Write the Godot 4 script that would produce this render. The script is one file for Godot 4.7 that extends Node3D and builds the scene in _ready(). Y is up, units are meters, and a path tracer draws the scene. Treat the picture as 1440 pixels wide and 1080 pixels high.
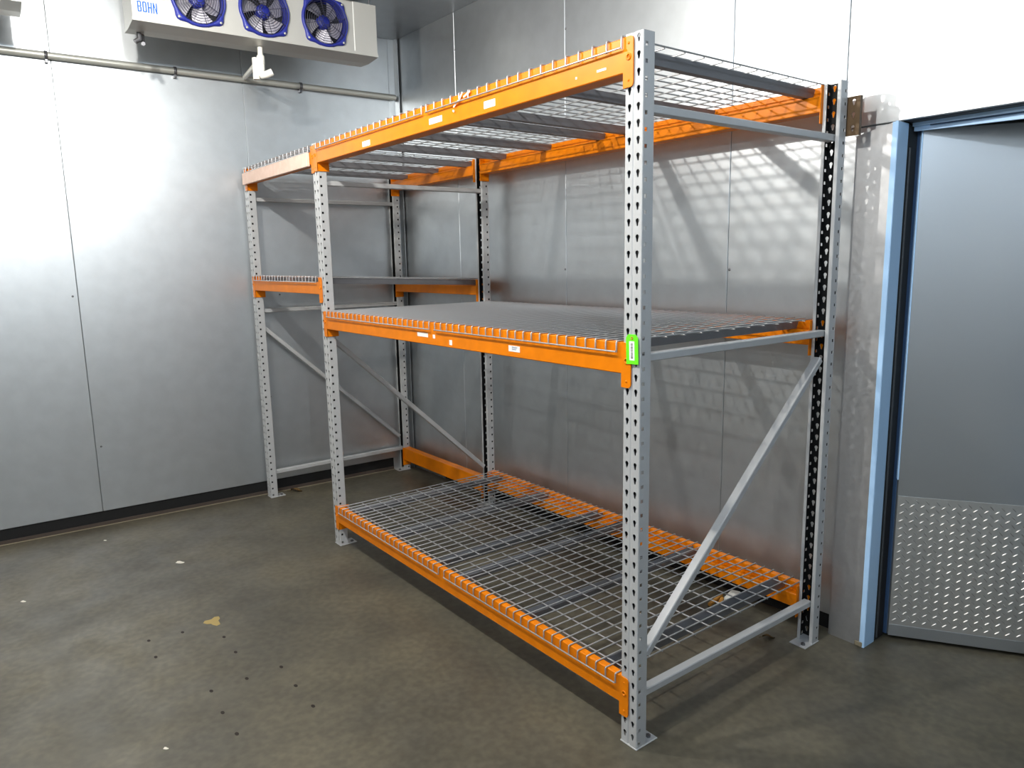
extends Node3D
# A cold-room corner with a two-bay pallet rack. All lengths below are inches; S turns them into metres.

const S := 0.0254
const POST_PITCH := 2.0
const WALL_Z := -53.2
const WALL_X := -152.9
const WALL_BACK_TURN := 0.0185
const WALL_LEFT_TURN := -0.04
const CEIL := 138.0

var M := {}
var taken := {}
var child_taken := {}
var mesh_cache := {}
var left_xf: Transform3D
var back_xf: Transform3D


func _ready() -> void:
	# camera
	var cam := Camera3D.new()
	cam.name = "camera"
	cam.keep_aspect = Camera3D.KEEP_HEIGHT
	cam.fov = 55.407
	var right := Vector3(0.60869788, -0.01872166, -0.79318118)
	var up := Vector3(-0.12055247, 0.98593153, -0.11578478)
	var fwd := Vector3(-0.78419002, -0.1660979, -0.59787749)
	cam.transform = Transform3D(Basis(right, up, -fwd).orthonormalized(), V(64.6166, 69.1216, 70.2465))
	cam.near = 0.05
	cam.far = 60.0
	add_child(cam)
	cam.current = true
	# surroundings: a closed room, no sky
	var env := Environment.new()
	env.background_mode = Environment.BG_COLOR
	env.background_color = Color(0.02, 0.022, 0.025)
	env.ambient_light_source = Environment.AMBIENT_SOURCE_DISABLED
	env.reflected_light_source = Environment.REFLECTION_SOURCE_DISABLED
	env.tonemap_mode = Environment.TONE_MAPPER_LINEAR
	env.tonemap_exposure = 1.0
	env.sdfgi_enabled = true
	env.ssao_enabled = true
	env.ssil_enabled = true
	var we := WorldEnvironment.new()
	we.name = "environment"
	we.environment = env
	add_child(we)
	# lamps: ceiling globes in a grid; the cool right-hand pair is added fill light
	materials()
	var lamp_spots := [V(-66, CEIL, 52), V(2, CEIL, 52), V(70, CEIL, 52), V(-66, CEIL, 150), V(2, CEIL, 150), V(70, CEIL, 150)]
	var lamp_says := ["glass globe ceiling lamp in front of the rack's middle frame", "glass globe ceiling lamp straight out from the rack's near end", "added cool fill lamp in a glass globe over the way to the open door", "glass globe ceiling lamp far from the rack, on the evaporator side", "glass globe ceiling lamp far from the rack, in the middle of its row", "added cool fill lamp in a glass globe far from the rack, on the door side"]
	var lamp_power := [4.2, 3.2, 2.2, 1.0, 1.0, 1.5]
	for i in lamp_spots.size():
		ceiling_lamp(lamp_spots[i], lamp_says[i], lamp_power[i], Color(1.0, 0.985, 0.96) if i % 3 < 2 else Color(0.84, 0.92, 1.0))

	left_xf = Transform3D(Basis(Vector3.UP, WALL_LEFT_TURN), V(WALL_X, 0, 0))
	back_xf = Transform3D(Basis(Vector3.UP, WALL_BACK_TURN), V(0, 0, WALL_Z))
	room()
	doorway()
	rack()
	evaporators()
	pipes()
	small_things()


# ---------------------------------------------------------------- helpers

func V(x: float, y: float, z: float) -> Vector3:
	return Vector3(x, y, z) * S


func numbered(called: String, book: Dictionary) -> String:
	var n: int = book.get(called, 0)
	book[called] = n + 1
	return called if n == 0 else "%s_%03d" % [called, n]


func thing(called: String, label: String, category: String, at := Vector3.ZERO, turn := 0.0, group := "") -> Node3D:
	var o := Node3D.new()
	o.name = numbered(called, taken)
	add_child(o)
	o.position = at
	o.rotation.y = turn
	o.set_meta("label", label)
	o.set_meta("category", category)
	if group:
		o.set_meta("group", group)
	return o


func structure(called: String, label := "", xf := Transform3D()) -> Node3D:
	var o := Node3D.new()
	o.name = called
	add_child(o)
	o.transform = xf
	o.set_meta("kind", "structure")
	if label:
		o.set_meta("label", label)
	return o


func put(called: String, mesh: Mesh, mat: Material, parent: Node3D, at := Vector3.ZERO, basis := Basis()) -> MeshInstance3D:
	var o := MeshInstance3D.new()
	if not child_taken.has(parent):
		child_taken[parent] = {}
	o.name = numbered(called, child_taken[parent])
	o.mesh = mesh
	o.material_override = mat
	o.transform = Transform3D(basis, at)
	parent.add_child(o)
	return o


func tagged(o: Node3D, label: String, category := "", group := "", kind := "") -> Node3D:
	o.set_meta("label", label)
	if category:
		o.set_meta("category", category)
	if group:
		o.set_meta("group", group)
	if kind:
		o.set_meta("kind", kind)
	return o


func begin() -> SurfaceTool:
	var st := SurfaceTool.new()
	st.begin(Mesh.PRIMITIVE_TRIANGLES)
	return st


func done(st: SurfaceTool) -> ArrayMesh:
	st.generate_normals()
	return st.commit()


func tri(st: SurfaceTool, a: Vector3, b: Vector3, c: Vector3, out: Vector3) -> void:
	if (b - a).cross(c - a).dot(out) > 0.0:
		var k := b
		b = c
		c = k
	st.add_vertex(a * S)
	st.add_vertex(b * S)
	st.add_vertex(c * S)


func quad(st: SurfaceTool, a: Vector3, b: Vector3, c: Vector3, d: Vector3, out: Vector3) -> void:
	tri(st, a, b, c, out)
	tri(st, a, c, d, out)


# a box with chamfered edges between two corners, in inches
func box(st: SurfaceTool, lo: Vector3, hi: Vector3, ch := 0.06, xf := Transform3D()) -> void:
	st.set_smooth_group(-1)
	var c := (lo + hi) / 2.0
	var h := (hi - lo) / 2.0
	ch = minf(ch, minf(h.x, minf(h.y, h.z)) * 0.9)
	var k := h - Vector3(ch, ch, ch)
	var axes := [Vector3.RIGHT, Vector3.UP, Vector3.BACK]
	for a in 3:
		var b := (a + 1) % 3
		var d := (a + 2) % 3
		for s in [-1.0, 1.0]:
			var q := []
			for uv in [[-1, -1], [1, -1], [1, 1], [-1, 1]]:
				q.append(xf * (c + axes[a] * h[a] * s + axes[b] * k[b] * uv[0] + axes[d] * k[d] * uv[1]))
			quad(st, q[0], q[1], q[2], q[3], xf.basis * (axes[a] * s))
			for t in [-1.0, 1.0]:  # the edge between faces a and b
				var e := []
				for w in [-1.0, 1.0]:
					e.append(xf * (c + axes[a] * h[a] * s + axes[b] * k[b] * t + axes[d] * k[d] * w))
				for w in [1.0, -1.0]:
					e.append(xf * (c + axes[a] * k[a] * s + axes[b] * h[b] * t + axes[d] * k[d] * w))
				quad(st, e[0], e[1], e[2], e[3], xf.basis * (axes[a] * s + axes[b] * t))
	for x in [-1.0, 1.0]:
		for y in [-1.0, 1.0]:
			for z in [-1.0, 1.0]:
				tri(st, xf * (c + Vector3(h.x * x, k.y * y, k.z * z)), xf * (c + Vector3(k.x * x, h.y * y, k.z * z)), xf * (c + Vector3(k.x * x, k.y * y, h.z * z)), xf.basis * Vector3(x, y, z))


func box_mesh(lo: Vector3, hi: Vector3, ch := 0.06) -> ArrayMesh:
	var st := begin()
	box(st, lo, hi, ch)
	return done(st)


# a flat polygon pushed out along the third axis of xf by depth
func prism(st: SurfaceTool, pts: PackedVector2Array, xf: Transform3D, depth: float, caps := true) -> void:
	st.set_smooth_group(-1)
	var n := pts.size()
	var area := 0.0
	for i in n:
		area += pts[i].cross(pts[(i + 1) % n])
	var sgn := signf(area)
	var push := Vector3(0, 0, depth)
	var zs := signf(depth)
	for i in n:
		var a := pts[i]
		var b := pts[(i + 1) % n]
		var e := b - a
		var o := Vector3(e.y, -e.x, 0) * sgn
		var a3 := Vector3(a.x, a.y, 0)
		var b3 := Vector3(b.x, b.y, 0)
		quad(st, xf * a3, xf * b3, xf * (b3 + push), xf * (a3 + push), xf.basis * o)
	if caps:
		var idx := Geometry2D.triangulate_polygon(pts)
		for i in range(0, idx.size(), 3):
			var p := []
			for j in 3:
				p.append(Vector3(pts[idx[i + j]].x, pts[idx[i + j]].y, 0))
			tri(st, xf * p[0], xf * p[1], xf * p[2], xf.basis * Vector3(0, 0, -zs))
			tri(st, xf * (p[0] + push), xf * (p[1] + push), xf * (p[2] + push), xf.basis * Vector3(0, 0, zs))


# one face with a hole in it (hole points run counter-clockwise from its top), and the hole's walls
func holed(st: SurfaceTool, lo: Vector2, hi: Vector2, hole: PackedVector2Array, xf: Transform3D, deep: float) -> void:
	st.set_smooth_group(-1)
	var n := hole.size()
	var half := n / 2
	var cx := hole[0].x
	var cb := hole[half].x
	var lp := PackedVector2Array([Vector2(cx, hi.y), Vector2(lo.x, hi.y), lo, Vector2(cb, lo.y)])
	for i in range(half, -1, -1):
		lp.append(hole[i])
	var rp := PackedVector2Array([Vector2(cb, lo.y), Vector2(hi.x, lo.y), hi, Vector2(cx, hi.y)])
	for i in range(n, half - 1, -1):
		rp.append(hole[i % n])
	for pl in [lp, rp]:
		var idx := Geometry2D.triangulate_polygon(pl)
		for i in range(0, idx.size(), 3):
			tri(st, xf * Vector3(pl[idx[i]].x, pl[idx[i]].y, 0), xf * Vector3(pl[idx[i + 1]].x, pl[idx[i + 1]].y, 0), xf * Vector3(pl[idx[i + 2]].x, pl[idx[i + 2]].y, 0), xf.basis.z)
	var mid := Vector2((lo.x + hi.x) / 2, (hole[0].y + hole[half].y) / 2)
	for i in n:
		var a := hole[i]
		var b := hole[(i + 1) % n]
		var inw := mid - (a + b) / 2
		quad(st, xf * Vector3(a.x, a.y, 0), xf * Vector3(b.x, b.y, 0), xf * Vector3(b.x, b.y, -deep), xf * Vector3(a.x, a.y, -deep), xf.basis * Vector3(inw.x, inw.y, 0))


func rect2(lo: Vector2, hi: Vector2) -> PackedVector2Array:
	return PackedVector2Array([lo, Vector2(hi.x, lo.y), hi, Vector2(lo.x, hi.y)])


func flat(st: SurfaceTool, lo: Vector2, hi: Vector2, xf: Transform3D) -> void:
	st.set_smooth_group(-1)
	quad(st, xf * Vector3(lo.x, lo.y, 0), xf * Vector3(hi.x, lo.y, 0), xf * Vector3(hi.x, hi.y, 0), xf * Vector3(lo.x, hi.y, 0), xf.basis.z)


func circle(c: Vector2, r: float, n: int) -> PackedVector2Array:
	var p := PackedVector2Array()
	for i in n:
		var a := PI / 2 + TAU * i / n
		p.append(c + Vector2(cos(a), sin(a)) * r)
	return p


# a round bar through the given points
func tube(st: SurfaceTool, pts: Array, r: float, n := 6, capped := true) -> void:
	var rings := []
	for i in pts.size():
		var p: Vector3 = pts[i]
		var d0: Vector3 = (p - pts[i - 1]).normalized() if i > 0 else (pts[1] - p).normalized()
		var d1: Vector3 = (pts[i + 1] - p).normalized() if i < pts.size() - 1 else d0
		var t := (d0 + d1).normalized()
		var ref := Vector3.UP if absf(t.y) < 0.9 and absf(d0.y) < 0.9 else Vector3.RIGHT
		if pts.size() > 2:
			var nn := Vector3.ZERO
			for k in range(1, pts.size() - 1):
				nn = (pts[k] - pts[k - 1]).cross(pts[k + 1] - pts[k])
				if nn.length() > 0.0001:
					break
			if nn.length() > 0.0001:
				ref = nn.normalized()
		var u := (ref - t * ref.dot(t)).normalized()
		var w := t.cross(u)
		var stretch := 1.0 / maxf(0.5, t.dot(d0))
		var ring := []
		for k in n:
			var a := TAU * (k + 0.5) / n
			ring.append(p + u * cos(a) * r + w * sin(a) * r * stretch)
		rings.append(ring)
	st.set_smooth_group(1)
	for i in rings.size() - 1:
		for k in n:
			var a: Vector3 = rings[i][k]
			var b: Vector3 = rings[i][(k + 1) % n]
			var c: Vector3 = rings[i + 1][(k + 1) % n]
			var d: Vector3 = rings[i + 1][k]
			quad(st, a, b, c, d, (a + b) / 2 - pts[i])
	if capped:
		st.set_smooth_group(-1)
		for e in [0, rings.size() - 1]:
			var out: Vector3 = pts[0] - pts[1] if e == 0 else pts[-1] - pts[-2]
			for k in n:
				tri(st, pts[e], rings[e][k], rings[e][(k + 1) % n], out)


func tube_mesh(pts: Array, r: float, n := 6) -> ArrayMesh:
	var st := begin()
	tube(st, pts, r, n)
	return done(st)


# a profile of (radius, height) turned round the third axis of xf
func lathe(st: SurfaceTool, prof: Array, xf: Transform3D, n := 24, group := 2) -> void:
	st.set_smooth_group(group)
	for i in prof.size() - 1:
		var p: Vector2 = prof[i]
		var q: Vector2 = prof[i + 1]
		var e := q - p
		for k in n:
			var a := TAU * k / n
			var b := TAU * (k + 1) / n
			var m := (a + b) / 2
			var out := Vector3(cos(m) * e.y, sin(m) * e.y, -e.x)
			var pa := Vector3(cos(a) * p.x, sin(a) * p.x, p.y)
			var pb := Vector3(cos(b) * p.x, sin(b) * p.x, p.y)
			var qa := Vector3(cos(a) * q.x, sin(a) * q.x, q.y)
			var qb := Vector3(cos(b) * q.x, sin(b) * q.x, q.y)
			if p.x > 0.0001:
				tri(st, xf * pa, xf * pb, xf * qb, xf.basis * out)
			if q.x > 0.0001:
				tri(st, xf * pa, xf * qb, xf * qa, xf.basis * out)


func face_x(at := Vector3.ZERO) -> Transform3D:  # drawing plane that looks along +x
	return Transform3D(Basis(Vector3(0, 0, -1), Vector3.UP, Vector3.RIGHT), at)


func face_y(at := Vector3.ZERO) -> Transform3D:  # drawing plane that looks up
	return Transform3D(Basis(Vector3.RIGHT, Vector3(0, 0, -1), Vector3.UP), at)


func face_z(at := Vector3.ZERO) -> Transform3D:
	return Transform3D(Basis(), at)


# ---------------------------------------------------------------- materials

func plain(c: Color, rough: float, metal := 0.0) -> StandardMaterial3D:
	var m := StandardMaterial3D.new()
	m.albedo_color = c
	m.roughness = rough
	m.metallic = metal
	return m


func noise_tex(kind: int, freq: float, octaves: int, a: Color, b: Color, sd: int, side := 512, lo := 0.0, hi := 1.0) -> NoiseTexture2D:
	var n := FastNoiseLite.new()
	n.noise_type = kind
	n.frequency = freq
	n.fractal_octaves = octaves
	n.seed = sd
	var t := NoiseTexture2D.new()
	t.width = side
	t.height = side
	t.seamless = true
	t.noise = n
	var g := Gradient.new()
	g.offsets = PackedFloat32Array([lo, hi])
	g.colors = PackedColorArray([a, b])
	t.color_ramp = g
	return t


func triplanar(m: StandardMaterial3D, per_metre: float) -> void:
	m.uv1_triplanar = true
	m.uv1_world_triplanar = true
	m.uv1_scale = Vector3.ONE * per_metre


func materials() -> void:
	# galvanised sheet: faint spangle in gloss and tone
	var g := plain(Color(0.805, 0.82, 0.827), 0.44, 0.93)
	g.albedo_texture = noise_tex(FastNoiseLite.TYPE_SIMPLEX, 0.012, 4, Color(0.965, 0.965, 0.965), Color(1, 1, 1), 3)
	g.roughness_texture = noise_tex(FastNoiseLite.TYPE_CELLULAR, 0.06, 2, Color(0.90, 0.90, 0.90), Color(1, 1, 1), 5)
	triplanar(g, 0.9)
	M.galv = g
	var cg := g.duplicate()
	cg.albedo_color = Color(0.72, 0.735, 0.75)
	cg.roughness = 0.42
	M.ceiling = cg
	# old galvanised sheet by the door, with larger spangle
	var og := g.duplicate()
	og.roughness_texture = noise_tex(FastNoiseLite.TYPE_CELLULAR, 0.03, 2, Color(0.72, 0.72, 0.72), Color(1, 1, 1), 9)
	og.albedo_color = Color(0.81, 0.81, 0.81)
	og.roughness = 0.56
	triplanar(og, 2.6)
	M.galv_old = og
	M.seam = plain(Color(0.34, 0.35, 0.36), 0.6, 0.5)
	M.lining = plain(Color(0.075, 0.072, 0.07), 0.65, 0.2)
	M.rubber = plain(Color(0.03, 0.03, 0.03), 0.7)
	M.curb = plain(Color(0.27, 0.23, 0.20), 0.85)
	M.sealant = plain(Color(0.52, 0.48, 0.39), 0.8)
	# concrete
	var c := plain(Color(0.405, 0.385, 0.325), 0.6)
	c.albedo_texture = noise_tex(FastNoiseLite.TYPE_SIMPLEX_SMOOTH, 0.004, 5, Color(0.80, 0.80, 0.81), Color(1.0, 0.99, 0.965), 21, 1024, 0.1, 0.9)
	c.roughness_texture = noise_tex(FastNoiseLite.TYPE_SIMPLEX_SMOOTH, 0.02, 4, Color(0.65, 0.65, 0.65), Color(1, 1, 1), 22)
	triplanar(c, 0.35)
	c.detail_enabled = true
	c.detail_blend_mode = BaseMaterial3D.BLEND_MODE_MUL
	c.detail_albedo = noise_tex(FastNoiseLite.TYPE_SIMPLEX, 0.10, 3, Color(0.82, 0.82, 0.82), Color(1, 1, 1), 23)
	c.detail_uv_layer = BaseMaterial3D.DETAIL_UV_1
	M.concrete = c
	M.grey = plain(Color(0.70, 0.70, 0.695), 0.38, 0.0)
	M.grey.clearcoat_enabled = true
	M.grey.clearcoat = 0.3
	M.grey.clearcoat_roughness = 0.3
	var o := plain(Color(0.91, 0.50, 0.0), 0.38)
	o.albedo_texture = noise_tex(FastNoiseLite.TYPE_SIMPLEX, 0.01, 3, Color(0.94, 0.93, 0.92), Color(1, 1, 1), 31)
	triplanar(o, 1.5)
	o.metallic_specular = 0.35
	M.orange = o
	M.wire = plain(Color(0.69, 0.69, 0.69), 0.36, 0.6)
	M.channel = plain(Color(0.50, 0.50, 0.51), 0.5, 0.3)
	M.white = plain(Color(0.93, 0.93, 0.91), 0.55)
	M.print = plain(Color(0.42, 0.46, 0.56), 0.6)
	M.black = plain(Color(0.03, 0.03, 0.03), 0.6)
	M.lime = plain(Color(0.42, 0.93, 0.10), 0.5)
	M.cabinet = plain(Color(0.74, 0.735, 0.71), 0.42, 0.35)
	M.blue = plain(Color(0.11, 0.15, 0.50), 0.45)
	M.blade = plain(Color(0.62, 0.61, 0.64), 0.45, 0.3)
	M.guard = plain(Color(0.20, 0.20, 0.26), 0.4, 0.5)
	M.logo = plain(Color(0.06, 0.33, 0.76), 0.5)
	M.pvc = plain(Color(0.93, 0.92, 0.88), 0.35)
	M.pipe = plain(Color(0.70, 0.70, 0.67), 0.45, 0.4)
	M.steel = plain(Color(0.45, 0.45, 0.46), 0.4, 0.8)
	M.film = plain(Color(0.72, 0.86, 0.99), 0.35)
	M.film_dark = plain(Color(0.24, 0.34, 0.47), 0.45)
	var d := plain(Color(0.74, 0.755, 0.765), 0.40, 0.92)
	d.roughness_texture = g.roughness_texture
	triplanar(d, 0.8)
	M.leaf = d
	M.plate = plain(Color(0.80, 0.795, 0.78), 0.46, 0.9)
	M.gasket = plain(Color(0.14, 0.14, 0.145), 0.6)
	M.dull_brown = plain(Color(0.33, 0.25, 0.15), 0.55, 0.3)  # plain brown of the perforated plate by the rear post
	var w := plain(Color(0.97, 0.85, 0.78), 0.55)
	w.albedo_texture = noise_tex(FastNoiseLite.TYPE_SIMPLEX, 0.02, 3, Color(0.95, 0.92, 0.90), Color(1, 1, 1), 41)
	triplanar(w, 1.2)
	M.wood = w
	M.stick = plain(Color(0.72, 0.50, 0.18), 0.6)
	M.dry = plain(Color(0.36, 0.27, 0.12), 0.8)
	M.chalk = plain(Color(0.86, 0.84, 0.78), 0.8)
	M.pit = plain(Color(0.12, 0.09, 0.06), 0.8)
	M.stain = plain(Color(0.62, 0.54, 0.33), 0.75)
	var e := plain(Color(1, 1, 1), 0.4)
	e.emission_enabled = true
	e.emission = Color(1.0, 0.97, 0.92)
	e.emission_energy_multiplier = 6.0
	M.glow = e


# ---------------------------------------------------------------- light

func ceiling_lamp(at: Vector3, label: String, energy: float, tint: Color) -> void:
	var t := thing("ceiling_lamp", label, "lamp", at)
	var st := begin()
	lathe(st, [Vector2(0, 0), Vector2(2.6, 0), Vector2(2.6, 2.0), Vector2(2.2, 4.4), Vector2(0, 4.4)], Transform3D(Basis(Vector3.RIGHT, Vector3(0, 0, 1), Vector3.DOWN), Vector3.ZERO))
	put("base", done(st), M.cabinet, t)
	st = begin()
	lathe(st, [Vector2(0, 13.0), Vector2(1.2, 12.7), Vector2(2.2, 11.6), Vector2(2.7, 10.0), Vector2(2.7, 7.0), Vector2(2.2, 5.0), Vector2(2.1, 4.4)], Transform3D(Basis(Vector3.RIGHT, Vector3(0, 0, 1), Vector3.DOWN), Vector3.ZERO))
	put("globe", done(st), M.glow, t)
	var l := OmniLight3D.new()
	l.name = "globe_light"
	l.position = V(0, -9.5, 0)
	l.light_color = tint
	l.light_energy = energy
	l.light_size = 1.3 * S
	l.omni_range = 20.0
	l.omni_attenuation = 2.0
	l.shadow_enabled = true
	t.add_child(l)


# ---------------------------------------------------------------- room

func room() -> void:
	var far_x := 140.0
	var far_z := 235.0
	# floor (it runs on through the doorway)
	var f := structure("floor", "mottled bare concrete floor")
	put("slab", box_mesh(Vector3(-175, -6, -170), Vector3(far_x + 8, 0, far_z + 8), 0.0), M.concrete, f)
	var c := structure("ceiling", "grey galvanised sheet ceiling")
	put("core", box_mesh(Vector3(-175, CEIL + 0.6, -62), Vector3(far_x + 8, CEIL + 6, far_z + 8), 0.0), M.seam, c)
	var z := -58.0
	while z < far_z:
		put("panel", box_mesh(Vector3(-165, CEIL, z + 0.06), Vector3(far_x + 4, CEIL + 1.0, z + 45.94), 0.08), M.ceiling, c)
		z += 46.0

	# left wall: local x comes out of the wall, local z runs along it
	var w := structure("wall_left", "galvanised sheet wall behind the evaporator, in tall panels", left_xf)
	put("core", box_mesh(Vector3(-6, 0, -56), Vector3(-0.7, CEIL + 1, far_z + 6), 0.0), M.seam, w)
	var cuts := [-49.2, -2.3, 43.6, 89.5, 135.4, 181.3, far_z + 4]
	for i in cuts.size() - 1:
		put("panel", box_mesh(Vector3(-0.8, 4.1, cuts[i] + 0.05), Vector3(0, CEIL, cuts[i + 1] - 0.05), 0.1), M.galv, w)
	put("filler", box_mesh(Vector3(-0.8, 0, -49.2), Vector3(-0.05, 4.1, -43.4), 0.05), M.galv, w)
	for p in [[-8.6, 60.5], [44.8, 62.2], [-3.6, 30.0], [42.3, 22.0]]:
		var st := begin()
		lathe(st, [Vector2(0.28, 0.0), Vector2(0.22, 0.08), Vector2(0, 0.12)], face_x(Vector3(0, p[1], p[0])), 8)
		put("rivet", done(st), M.steel, w)
	var b := structure("baseboard_left", "black recessed base strip along the left wall", left_xf)
	put("strip", box_mesh(Vector3(-0.75, 1.0, -43.4), Vector3(-0.4, 4.15, far_z), 0.0), M.rubber, b)
	put("curb", box_mesh(Vector3(-0.75, 0, -43.4), Vector3(-0.1, 1.05, far_z), 0.05), M.curb, b)
	put("sealant", box_mesh(Vector3(-0.1, 0, -49), Vector3(0.35, 0.18, far_z), 0.08), M.sealant, b)

	# back wall: local x runs along it, local z comes out of it
	w = structure("wall_back", "galvanised sheet wall behind the rack, in tall panels", back_xf)
	put("core", box_mesh(Vector3(-160, 0, -6), Vector3(5.0, CEIL + 1, -0.7), 0.0), M.seam, w)
	put("core", box_mesh(Vector3(5.0, 90.2, -6), Vector3(far_x + 4, CEIL + 1, -0.7), 0.0), M.seam, w)
	put("core", box_mesh(Vector3(50, 0, -6), Vector3(far_x + 4, 90.2, -0.7), 0.0), M.seam, w)
	cuts = [-151.8, -118.3, -72.5, -25.7, -3.3]
	for i in cuts.size() - 1:
		put("panel", box_mesh(Vector3(cuts[i] + 0.05, 4.1, -0.8), Vector3(cuts[i + 1] - 0.05, CEIL, 0), 0.1), M.galv, w)
	put("panel", box_mesh(Vector3(-3.23, 3.0, -0.8), Vector3(5.0, 89.8, 0), 0.1), M.galv, w)
	put("panel", box_mesh(Vector3(-3.23, 89.95, -0.8), Vector3(50, CEIL, 0.02), 0.1), M.galv, w)
	put("panel", box_mesh(Vector3(50.1, 89.95, -0.8), Vector3(96, CEIL, 0), 0.1), M.galv, w)
	put("panel", box_mesh(Vector3(96.1, 3.0, -0.8), Vector3(far_x + 2, CEIL, 0), 0.1), M.galv, w)
	put("panel", box_mesh(Vector3(50.1, 3.0, -0.8), Vector3(96, 89.8, 0), 0.1), M.galv, w)
	put("filler", box_mesh(Vector3(-151.8, 0, -0.8), Vector3(-131, 4.1, -0.05), 0.05), M.galv, w)
	for p in [[-72.9, 66.8], [-25.2, 66.6], [-118.0, 104.0], [-118.0, 128.0], [-72.2, 122.5]]:
		var st := begin()
		lathe(st, [Vector2(0.3, 0.0), Vector2(0.22, 0.08), Vector2(0, 0.12)], face_z(Vector3(p[0], p[1], 0)), 8)
		put("rivet", done(st), M.steel, w)
	b = structure("baseboard_back", "black recessed base strip along the back wall", back_xf)
	put("strip", box_mesh(Vector3(-131, 0, -0.75), Vector3(3.0, 4.15, -0.4), 0.0), M.rubber, b)

	# corner angle
	var tr := structure("trim_1", "folded steel angle up the room corner", left_xf)
	var st2 := begin()
	prism(st2, PackedVector2Array([Vector2(0, -47.6), Vector2(0.12, -47.6), Vector2(0.12, -49.6), Vector2(2.2, -49.9), Vector2(2.2, -50.05), Vector2(0, -50.0)]), Transform3D(Basis(Vector3.RIGHT, Vector3.BACK, Vector3.UP), Vector3(0, 0, 0)), CEIL)
	put("angle", done(st2), M.galv, tr)

	# the two sides behind the camera
	w = structure("wall_right", "galvanised sheet wall on the side away from the evaporator")
	put("core", box_mesh(Vector3(far_x, 0, -60), Vector3(far_x + 6, CEIL + 1, far_z + 6), 0.0), M.galv, w)
	w = structure("wall_front", "galvanised sheet wall behind the camera")
	put("core", box_mesh(Vector3(-175, 0, far_z), Vector3(far_x + 6, CEIL + 1, far_z + 6), 0.0), M.galv, w)
	# the space behind the doorway
	w = structure("wall_vestibule", "plain walls of the space behind the doorway")
	put("side", box_mesh(Vector3(-4, 0, -165), Vector3(0, 110, -60), 0.0), M.galv, w)
	put("side", box_mesh(Vector3(90, 0, -165), Vector3(94, 110, -60), 0.0), M.galv, w)
	put("end", box_mesh(Vector3(-4, 0, -169), Vector3(94, 110, -165), 0.0), M.galv, w)
	put("lid", box_mesh(Vector3(-4, 106, -169), Vector3(94, 110, -58.6), 0.0), M.galv, w)


# ---------------------------------------------------------------- doorway

func doorway() -> void:
	# sheet-metal casing beside the opening, its top edge cut on a slant
	var t := structure("trim_2", "spangled galvanised casing left of the door opening")
	var st := begin()
	prism(st, PackedVector2Array([Vector2(-0.4, 0), Vector2(6.3, 0), Vector2(6.3, 89.8), Vector2(-0.4, 88.3)]), face_z(Vector3(0, 0, -53.6)), 1.8)
	put("casing", done(st), M.galv_old, t)
	st = begin()
	prism(st, PackedVector2Array([Vector2(5.9, 0), Vector2(6.3, 0), Vector2(6.3, 89.8), Vector2(5.9, 89.8)]), face_z(Vector3(0, 0, -51.8)), 0.08)
	put("casing_edge", done(st), M.film, t)
	put("sealant_patch", box_mesh(Vector3(4.6, 0, -51.85), Vector3(6.0, 0.9, -51.6), 0.2), M.sealant, t)

	t = structure("trim_3", "door jamb and head covered in light blue protective film")
	put("jamb_film", box_mesh(Vector3(5.4, 0, -55.3), Vector3(6.36, 89.7, -51.78), 0.06), M.film, t)
	put("jamb_gasket", box_mesh(Vector3(5.0, 0, -58.9), Vector3(6.2, 89.7, -55.3), 0.1), M.gasket, t)
	put("gasket_bead", tube_mesh([Vector3(6.25, 0.5, -56.3), Vector3(6.25, 86, -56.3)], 0.22, 8), M.seam, t)
	put("stop_film", box_mesh(Vector3(5.6, 0.5, -60.4), Vector3(6.85, 88.8, -58.9), 0.08), M.film_dark, t)
	put("soffit", box_mesh(Vector3(6.36, 89.85, -58.0), Vector3(50, 90.15, -54.3), 0.05), M.seam, t)
	st = begin()
	prism(st, PackedVector2Array([Vector2(6.36, 89.85), Vector2(50, 89.85), Vector2(50, 88.9), Vector2(6.36, 89.3)]), face_z(Vector3(0, 0, -57.2)), 0.7)
	put("head_film", done(st), M.film, t)
	put("head_gap", tube_mesh([Vector3(9.0, 89.25, -56.75), Vector3(50, 88.75, -56.75)], 0.16, 6), M.film_dark, t)
	st = begin()
	prism(st, PackedVector2Array([Vector2(6.36, 89.4), Vector2(50, 88.9), Vector2(50, 87.4), Vector2(6.36, 88.6)]), face_z(Vector3(0, 0, -57.7)), 0.6)
	put("head_film", done(st), M.film, t)
	put("far_jamb", box_mesh(Vector3(49, 0, -59), Vector3(50.5, 90, -51.78), 0.06), M.film, t)

	# the door leaf stands open, swung into the space behind
	var d := structure("door_1", "insulated steel door standing ajar, with a diamond plate at its foot", Transform3D(Basis(Vector3.UP, deg_to_rad(32.5)), V(7.25, 0, -58.2)))
	put("leaf", box_mesh(Vector3(0, 0.9, -4), Vector3(41, 89.0, 0), 0.15), M.leaf, d)
	put("edge_film", box_mesh(Vector3(-0.12, 30.0, -3.9), Vector3(0.12, 89.1, 0.1), 0.03), M.film, d)
	put("sweep", box_mesh(Vector3(0.1, 0.8, 0), Vector3(41, 3.0, 0.16), 0.05), M.leaf, d)
	put("kick_plate", box_mesh(Vector3(0.15, 2.9, 0), Vector3(41, 27.1, 0.12), 0.03), M.plate, d)
	# raised treads, slanting one way and the other in turn
	st = begin()
	var row := 0
	var y := 3.9
	while y < 26.8:
		var col := 0
		var x := 0.9 + 0.80 * (row % 2)
		while x < 40.6:
			tread(st, Vector3(x, y, 0.12), 38.0 if row % 2 == 0 else -48.0)
			x += 1.6
			col += 1
		y += 0.72
		row += 1
	tagged(put("raised_tread", done(st), M.plate, d), "raised diamond treads", "", "", "stuff")


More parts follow.
